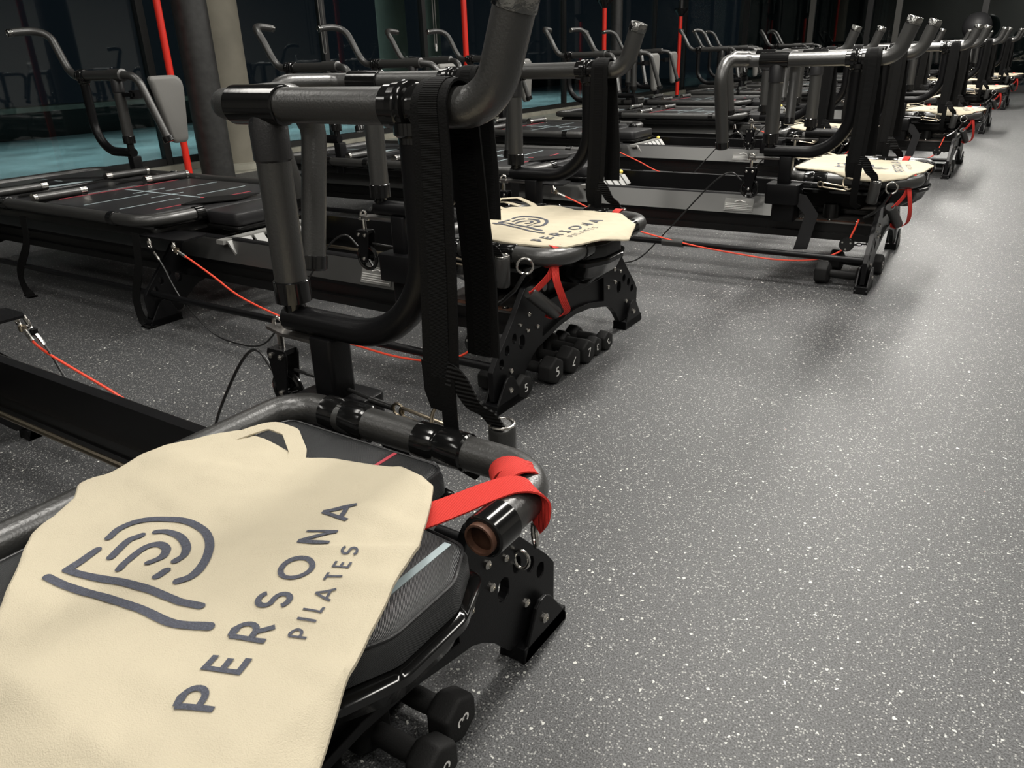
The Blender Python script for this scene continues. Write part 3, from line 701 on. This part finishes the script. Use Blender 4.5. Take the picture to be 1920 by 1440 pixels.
GL = {
 'P': (.62, [[(.08, 0), (.08, .93)], [(.08, .92), (.32, .92)]+arcp(.32, .65, .27, .27, 90, -90)+[(.08, .38)]]),
 'E': (.58, [[(.08, 0), (.08, 1)], [(.08, .92), (.56, .92)], [(.08, .50), (.50, .50)], [(.08, .08), (.58, .08)]]),
 'R': (.66, [[(.08, 0), (.08, .93)], [(.08, .92), (.34, .92)]+arcp(.34, .66, .26, .26, 90, -90)+[(.08, .40)], [(.34, .40), (.60, 0)]]),
 'S': (.64, [arcp(.33, .70, .23, .22, 25, 180)+arcp(.36, .68, .26, .22, 190, 262)[0:6]+arcp(.31, .28, .25, .22, 75, -150)]),
 'O': (1.0, [arcp(.5, .5, .43, .43, 0, 360, 28)]),
 'N': (.80, [[(.08, 0), (.08, .98)], [(.08, .93), (.72, .07)], [(.72, .02), (.72, 1)]]),
 'A': (.92, [[(.04, 0), (.46, .97)], [(.88, 0), (.46, .97)], [(.18, .27), (.74, .27)]]),
 'I': (.16, [[(.08, 0), (.08, 1)]]),
 'L': (.52, [[(.08, 1), (.08, 0)], [(.08, .08), (.52, .08)]]),
 'T': (.62, [[(.31, 0), (.31, .98)], [(.0, .92), (.62, .92)]])}
GL2 = {
 '3': [arcp(.3, .73, .24, .22, 150, -90)+arcp(.3, .27, .27, .24, 90, -150)],
 '5': [[(.52, .95), (.12, .95), (.12, .55), (.38, .55), (.55, .42), (.55, .18), (.40, .05), (.05, .05)]],
 '7': [[(.02, .95), (.56, .95), (.18, 0)]]}
def stroke2d(pts, w, round_ends=False, step=.008):
    """returns left/right offset pairs of a resampled polyline"""
    P = [Vector((p[0], p[1])) for p in pts]; Q = [P[0]]
    for p in P[1:]:
        d = (p-Q[-1]).length; k = max(1, int(d/step)); a = Q[-1]
        for i in range(1, k+1): Q.append(a+(p-a)*i/k)
    out = []
    for i in range(len(Q)):
        t = (Q[min(i+1, len(Q)-1)]-Q[max(i-1, 0)]).normalized(); n_ = Vector((-t.y, t.x))*w/2
        m_ = 1.0
        if 0 < i < len(Q)-1:
            a, b = (Q[i]-Q[i-1]).normalized(), (Q[i+1]-Q[i]).normalized(); m_ = 1/max(.6, math.sqrt(max(.2, (1+a.dot(b))/2)))
        out.append((Q[i]+n_*m_, Q[i]-n_*m_))
    if round_ends:
        for e in (0, -1):
            c = Q[e]; t = (Q[0]-Q[1]).normalized() if e == 0 else (Q[-1]-Q[-2]).normalized(); n_ = Vector((-t.y, t.x)); add = []
            for k in range(1, 5):
                a = PI/2*k/4*.97; add.append((c+t*w/2*math.sin(a)+n_*w/2*math.cos(a)*(1 if e else -1), c+t*w/2*math.sin(a)-n_*w/2*math.cos(a)*(1 if e else -1)))
            out = (list(reversed(add))+out) if e == 0 else out+add
    return out
O1 = Vector((.105, -.233)); E1 = Vector((-.385, .923)).normalized(); E2 = Vector((-.923, -.385)).normalized()
def print_strokes():
    """list of 2-D offset-pair strips in the nearest bag's frame"""
    S = []
    def text(s, O, h, gap, wt):
        x = 0
        for ch in s:
            wd, st = GL[ch]
            for l in st: S.append(stroke2d([O+E1*(x+p[0])*h+E2*p[1]*h for p in l], wt*h))
            x += wd+gap
        return x
    text('PERSONA', O1, .0385, .545, .165)
    text('PILATES', Vector((.101, -.127)), .0195, .52, .15)
    for l in EMB: S.append(stroke2d([(p.x, p.y) for p in smooth([(a, b, 0) for a, b in l], 4)], .0098, True))
    for l in EMB_SHARP: S.append(stroke2d(l, .0098, True))
    return S
STR = print_strokes()
def ribbon_canvas(mb, pts, wdir, w, th=.0015): return mb.ribbon(pts, wdir, w, th)
def tote_bag(outline, seed, Op, ang, label, handle=None, scale=1.0, fold=True):
    root = empty('tote_bag'); tag(root, label, 'bag', 'cream tote bags laid on the front platforms')
    P = [Vector((p.x, p.y)) for p in fillet([(a, b, 0) for a, b in outline], .018, 3, True)]
    Q = []
    for i in range(len(P)):
        a, b = P[i], P[(i+1) % len(P)]; k = max(1, int((b-a).length/.006))
        for j in range(k): Q.append(a+(b-a)*j/k)
    c = sum(Q, Vector((0, 0)))/len(Q)
    def h(p):
        d = max(0, abs(p.y)-.30)+max(0, p.x-.165)+max(0, -.40-p.x)
        z = .4515; amp = 1.0 if seed == 1 else .45
        q = Vector((p.x*7+seed*3.1, p.y*7, seed))
        z += .010*amp*max(0, .15+noise.noise(q))+.0055*amp*max(-.1, noise.noise(Vector((q.x*1.5+q.y*1.2, q.y*3.2-q.x, 4))))+.0012*noise.noise(q*5)+.0006*noise.noise(q*7)
        z -= .45*d
        if fold:
            # pressed crease across the cloth
            a, b = Vector((-.10, -.090)), Vector((.088, .035)); t = max(0, min(1, (p-a).dot(b-a)/(b-a).length_squared)); dd = (p-(a+(b-a)*t)).length
            sd = (p-a).cross((b-a).normalized()); z += .0042*math.exp(-abs(sd)/.016)*(1 if sd > 0 else max(0, 1+sd/.005))*math.sin(PI*min(1, .12+t*.80))*(1 if dd < .05 else 0)
            a, b = Vector((-.33, .02)), Vector((-.06, .10)); t = max(0, min(1, (p-a).dot(b-a)/(b-a).length_squared)); dd = (p-(a+(b-a)*t)).length
            z += .0025*math.exp(-(dd/.018)**2)
        return z
    NR = 44; V = []; F = []; n_ = len(Q)
    def hz(p, t): return h(p)-(.003 if t > .985 else 0)
    for k in range(1, NR+1):
        t = (k/NR)**.9
        for q in Q:
            p = c+(q-c)*t; V.append((p.x, p.y, hz(p, t)))
    V.append((c.x, c.y, h(c))); top = len(V)-1
    for k in range(NR-1):
        for i in range(n_): F.append((k*n_+i, k*n_+(i+1) % n_, (k+1)*n_+(i+1) % n_, (k+1)*n_+i))
    for i in range(n_): F.append((top, i, (i+1) % n_))
    # underside
    m0 = len(V)
    for q in Q: V.append((q.x, q.y, h(q)-.0075))
    V.append((c.x, c.y, h(c)-.0075))
    for i in range(n_): F.append(((NR-1)*n_+i, (NR-1)*n_+(i+1) % n_, m0+(i+1) % n_, m0+i)); F.append((m0+n_, m0+(i+1) % n_, m0+i))
    B = MB().add(V, F).obj('bag_body', 'canvas', root)
    # print
    ca, sa = math.cos(ang), math.sin(ang); pr = MB()
    for strip in STR:
        VV = []; FF = []
        for a, b in strip:
            for p in (a, (a+b)/2, b):
                d = (p-O1)*scale; w = Vector((Op[0]+ca*d.x-sa*d.y, Op[1]+sa*d.x+ca*d.y)); VV.append((w.x, w.y, h(w)+.0014))
        for i in range(len(strip)-1):
            for j in (0, 1): FF.append((i*3+j, i*3+j+1, (i+1)*3+j+1, (i+1)*3+j))
        pr.add(VV, FF)
    pr.obj('printed_logo', 'ink', B)
    if handle:
        hb = MB()
        for pts, w in handle: hb.ribbon(fillet(pts, .02, 5), None, w, .0022)
        hb.obj('bag_handle', 'canvas', root)
    # hem line along the open edge
    return root

# ------------------------------------------------------------------ dumbbells
def dumbbell(r, L, digit, drot=0):
    root = empty('dumbbell'); mb = MB()
    def hexring(x, rr, b=0):
        pts = fillet([(0, rr*math.cos(PI/6+PI/3*k+PI/6*0), rr*math.sin(PI/6+PI/3*k)) for k in range(6)], rr*.22, 3, True)
        return [Vector((x, p.y, p.z)) for p in pts]
    hl = r*1.15
    for sg in (1, -1):
        x1 = sg*L/2; x0 = sg*(L/2-hl)
        MB_ = MB().loft([hexring(x0, r*.72), hexring(x0+sg*.008, r*.97), hexring(x0+sg*.014, r), hexring(x1-sg*.008, r), hexring(x1-sg*.002, r*.93), hexring(x1, r*.84)])
        MB_.obj('head', 'rubber', root)
    MB().tube([(-L/2+hl-.01, 0, 0), (0, 0, 0), (L/2-hl+.01, 0, 0)], [.016, .018, .016], 16).obj('bar', 'rubber', root)
    nb = MB(); hgt = r*.62
    for l in GL2[digit]:
        for strip in [stroke2d([(p[0]*hgt-.3*hgt, p[1]*hgt-.5*hgt) for p in l], hgt*.15)]:
            VV = []; FF = []
            for a, b in strip:
                for p in (a, b):
                    y = p.x*math.cos(drot)-p.y*math.sin(drot); z = p.x*math.sin(drot)+p.y*math.cos(drot)
                    VV.append((L/2+.0008, y, z))
            for i in range(len(strip)-1): FF.append((i*2, i*2+1, i*2+3, i*2+2))
            nb.add(VV, FF)
    nb.obj('number', 'white', root)
    return root

# ------------------------------------------------------------------ lay the room out
MACH = {1: (-.589, .488, 0), 2: (-1.179, 2.101, .006), 3: (-.530, 3.782, .031), 4: (-1.038, 5.392, 0), 5: (-.571, 7.015, 0),
        6: (-1.06, 8.65, 0), 7: (-.60, 10.3, 0), 8: (-1.06, 11.95, 0), 9: (-.60, 13.6, 0), 10: (-1.1, 15.2, 0)}
ordn = ['', 'nearest', 'second', 'third', 'fourth', 'fifth', 'sixth', 'seventh', 'eighth', 'ninth', 'tenth']
desc = {1: 'nearest black reformer machine, under the big cream bag in the foreground', 2: 'second black reformer machine, set back, with six dumbbells by its end plate',
        3: 'third black reformer machine from the camera, its end beside the aisle', 4: 'fourth black reformer machine, set back behind the third one',
        5: 'fifth black reformer machine, along the aisle with red strap dangling'}
proto = make_reformer()
CARR = ('mat_pad', 'front_pad', 'front_pad_base', 'carriage_base', 'carriage_trolley', 'spring_comb', 'spring', 'pull_knob', 'cross_roller', 'loose_belt', 'loose_flap', 'carriage_tube')
roots = {}
def put(o, k):
    x, y, a = MACH[k]
    T = Matrix.Translation((x, y, 0)) @ Matrix.Rotation(a, 4, 'Z')
    o.matrix_world = T @ o.matrix_world if o.parent is None and o.location.length > 0 else T
    return o
for k in MACH:
    o = proto if k == 1 else copy_tree(proto, skip=() if k < 6 else ('bolt', 'washer', 'rivet', 'label_print', 'guide_rod'))
    x, y, a = MACH[k]; o.location = (x, y, 0); o.rotation_euler = (0, 0, a)
    tag(o, desc.get(k, '%s black reformer machine from the camera, far down the row' % ordn[k]), 'exercise machine', 'reformer machines in a row'); roots[k] = o
def place(o, k, u=0, v=0, z=0, rz=0):
    x, y, a = MACH[k]; c, s = math.cos(a), math.sin(a)
    o.location = (x+c*u-s*v, y+s*u+c*v, z); o.rotation_euler = (0, 0, a+rz)
sf, sn = strap_set(1, True), strap_set(-1, False)
for k in MACH:
    for side, pr_ in (('far', sf), ('near', sn)):
        if k == 1 and side == 'near': continue
        o = pr_ if (k, side) in ((1, 'far'), (2, 'near')) else copy_tree(pr_)
        place(o, k)
        lb = {(1, 'far'): 'wide black webbing strap hanging from the big foreground handle', (2, 'near'): 'black strap on the second machine, partly behind the foreground strap',
              (2, 'far'): 'black strap hanging from the far handle of the second machine, over its bag', (3, 'near'): 'black strap on the near handle of the third machine',
              (3, 'far'): 'black strap with pale ring on the far handle of the third machine'}.get((k, side), 'black strap on the %s handle of the %s machine from the camera' % (side, ordn[k]))
        tag(o, lb, 'strap', 'black straps hung over the front handles')
rc, rl, rs = red_strap('coil'), red_strap('loop'), red_strap('small')
for k in MACH:
    for side, pr_ in (('far', rc), ('near', rl)):
        if k == 1 and side == 'near': continue
        if side == 'far' and k > 1: pr_ = rs
        o = pr_ if (k, side) in ((1, 'far'), (2, 'near'), (2, 'far')) else copy_tree(pr_)
        place(o, k)
        lb = {(1, 'far'): 'bright red webbing strap wound round the front corner beside the big bag', (2, 'near'): 'red strap with a black foam handle dangling at the second machine',
              (2, 'far'): 'small red strap end showing behind the second cream bag', (3, 'near'): 'red strap dangling at the near corner of the third machine'}.get((k, side), 'red strap at the %s corner of the %s machine from the camera' % (side, ordn[k]))
        tag(o, lb, 'strap', 'red straps at the front platforms')
out1 = [(-.075, -.46), (-.176, -.278), (-.243, -.223), (-.311, -.172), (-.350, -.100), (-.392, -.070), (-.373, -.040), (-.387, .017), (-.382, .051), (-.326, .142), (-.184, .123), (-.044, .173), (-.002, .166), (.033, .148), (.057, .113), (.094, .046), (.107, -.001), (.146, -.091), (.177, -.157), (.209, -.219), (.238, -.31), (.22, -.40), (.05, -.45)]
h1 = [([(-.315, .105, .449), (-.300, .135, .4535), (-.285, .163, .456), (-.240, .160, .457), (-.190, .128, .454), (-.170, .105, .449)], .024)]
b1 = tote_bag(out1, 1, O1, 0, 'largest cream cotton tote bag, in the foreground, with slate printed lettering', h1); place(b1, 1)
out2 = [(-.22, -.23), (-.36, -.05), (-.348, .187), (-.29, .205), (-.219, .264), (-.10, .22), (.008, .215), (.063, .213), (.166, .102), (.205, -.029), (.118, -.256), (.027, -.285), (-.108, -.275)]
h2 = [([(-.34, .14, .447), (-.40, .16, .452), (-.42, .21, .468), (-.36, .25, .470), (-.30, .24, .455), (-.27, .22, .448)], .022), ([(-.36, .10, .447), (-.43, .10, .450), (-.45, .16, .460), (-.40, .22, .458), (-.33, .21, .450)], .022)]
b2 = tote_bag(out2, 2, (.038, -.255), -.464, 'cream tote bag on the second machine, printed lettering facing the aisle', h2, 1.05); place(b2, 2)
out3 = [(-.374, -.194), (-.36, .05), (-.331, .258), (-.24, .285), (-.13, .15), (-.091, .10), (.075, .14), (.15, .03), (.13, -.18), (.089, -.31), (.0, -.34), (-.108, -.34), (-.208, -.29)]
b3 = tote_bag(out3, 3, (.07, -.24), -.2, 'cream tote bag on the third machine, half hidden by hanging black straps', h2, .95); place(b3, 3)
for k in range(4, 11):
    src = b2 if k % 2 == 0 else b3
    o = copy_tree(src); place(o, k)
    tag(o, 'cream tote bag lying on the %s machine from the camera' % ordn[k], 'bag', 'cream tote bags laid on the front platforms')

# dumbbells: (machine, u face, v, radius, length, digit, digit turn, label)
DB = [(1, .028, .175, .041, .17, '3', PI/2, 'black dumbbell numbered 3 beneath the nearest machine, farthest from its bag'),
      (1, .058, .092, .041, .17, '3', PI/2+.2, 'black dumbbell beside the number 3 one, at the bottom edge'),
      (1, .045, .005, .041, .17, '5', 0, 'black dumbbell lowest at the bottom edge under the nearest machine'),
      (2, .030, -.335, .040, .16, '5', 0, 'black dumbbell numbered 5 next to the near foot of the second machine'),
      (2, .055, -.195, .046, .19, '5', 0, 'larger black dumbbell numbered 5, second from the near foot'),
      (2, .060, -.095, .047, .19, '7', PI*.9, 'black dumbbell with upside-down 7 like a V, third in the row'),
      (2, .062, .005, .044, .19, '7', 0, 'black dumbbell numbered 7, fourth in the row under the arch'),
      (2, .055, .075, .036, .16, '3', PI, 'small black dumbbell numbered 3 between the 7 and the last one'),
      (2, .062, .145, .036, .16, '3', -PI*.8, 'small black dumbbell last in the row, toward the far foot'),
      (3, .020, -.375, .050, .22, '7', 0, 'black dumbbell behind the near foot of the third machine'),
      (3, .030, -.13, .048, .22, '5', 0, 'black dumbbell under the arch of the third machine'),
      (5, .02, -.33, .050, .22, '7', 0, 'black dumbbell under the fifth machine at its near foot'),
      (5, .02, -.12, .050, .22, '5', 0, 'black dumbbell under the arch of the fifth machine'),
      (7, .02, -.2, .050, .22, '5', 0, 'black dumbbell under the seventh machine by the aisle')]
for k, u, v, r, L_, dg, dr, lb in DB:
    o = dumbbell(r, L_, dg, dr); place(o, k, u-L_/2, v, r*math.cos(PI/6)+.0005, random.uniform(-.04, .04)+(.03 if k == 1 else -.02))
    tag(o, lb, 'dumbbell', 'dumbbells under the end plates')
# the nearest machine's carriage stands further back than the others'
for ch in roots[1].children:
    if ch.name.split('.')[0] in CARR: ch.location.x -= .30
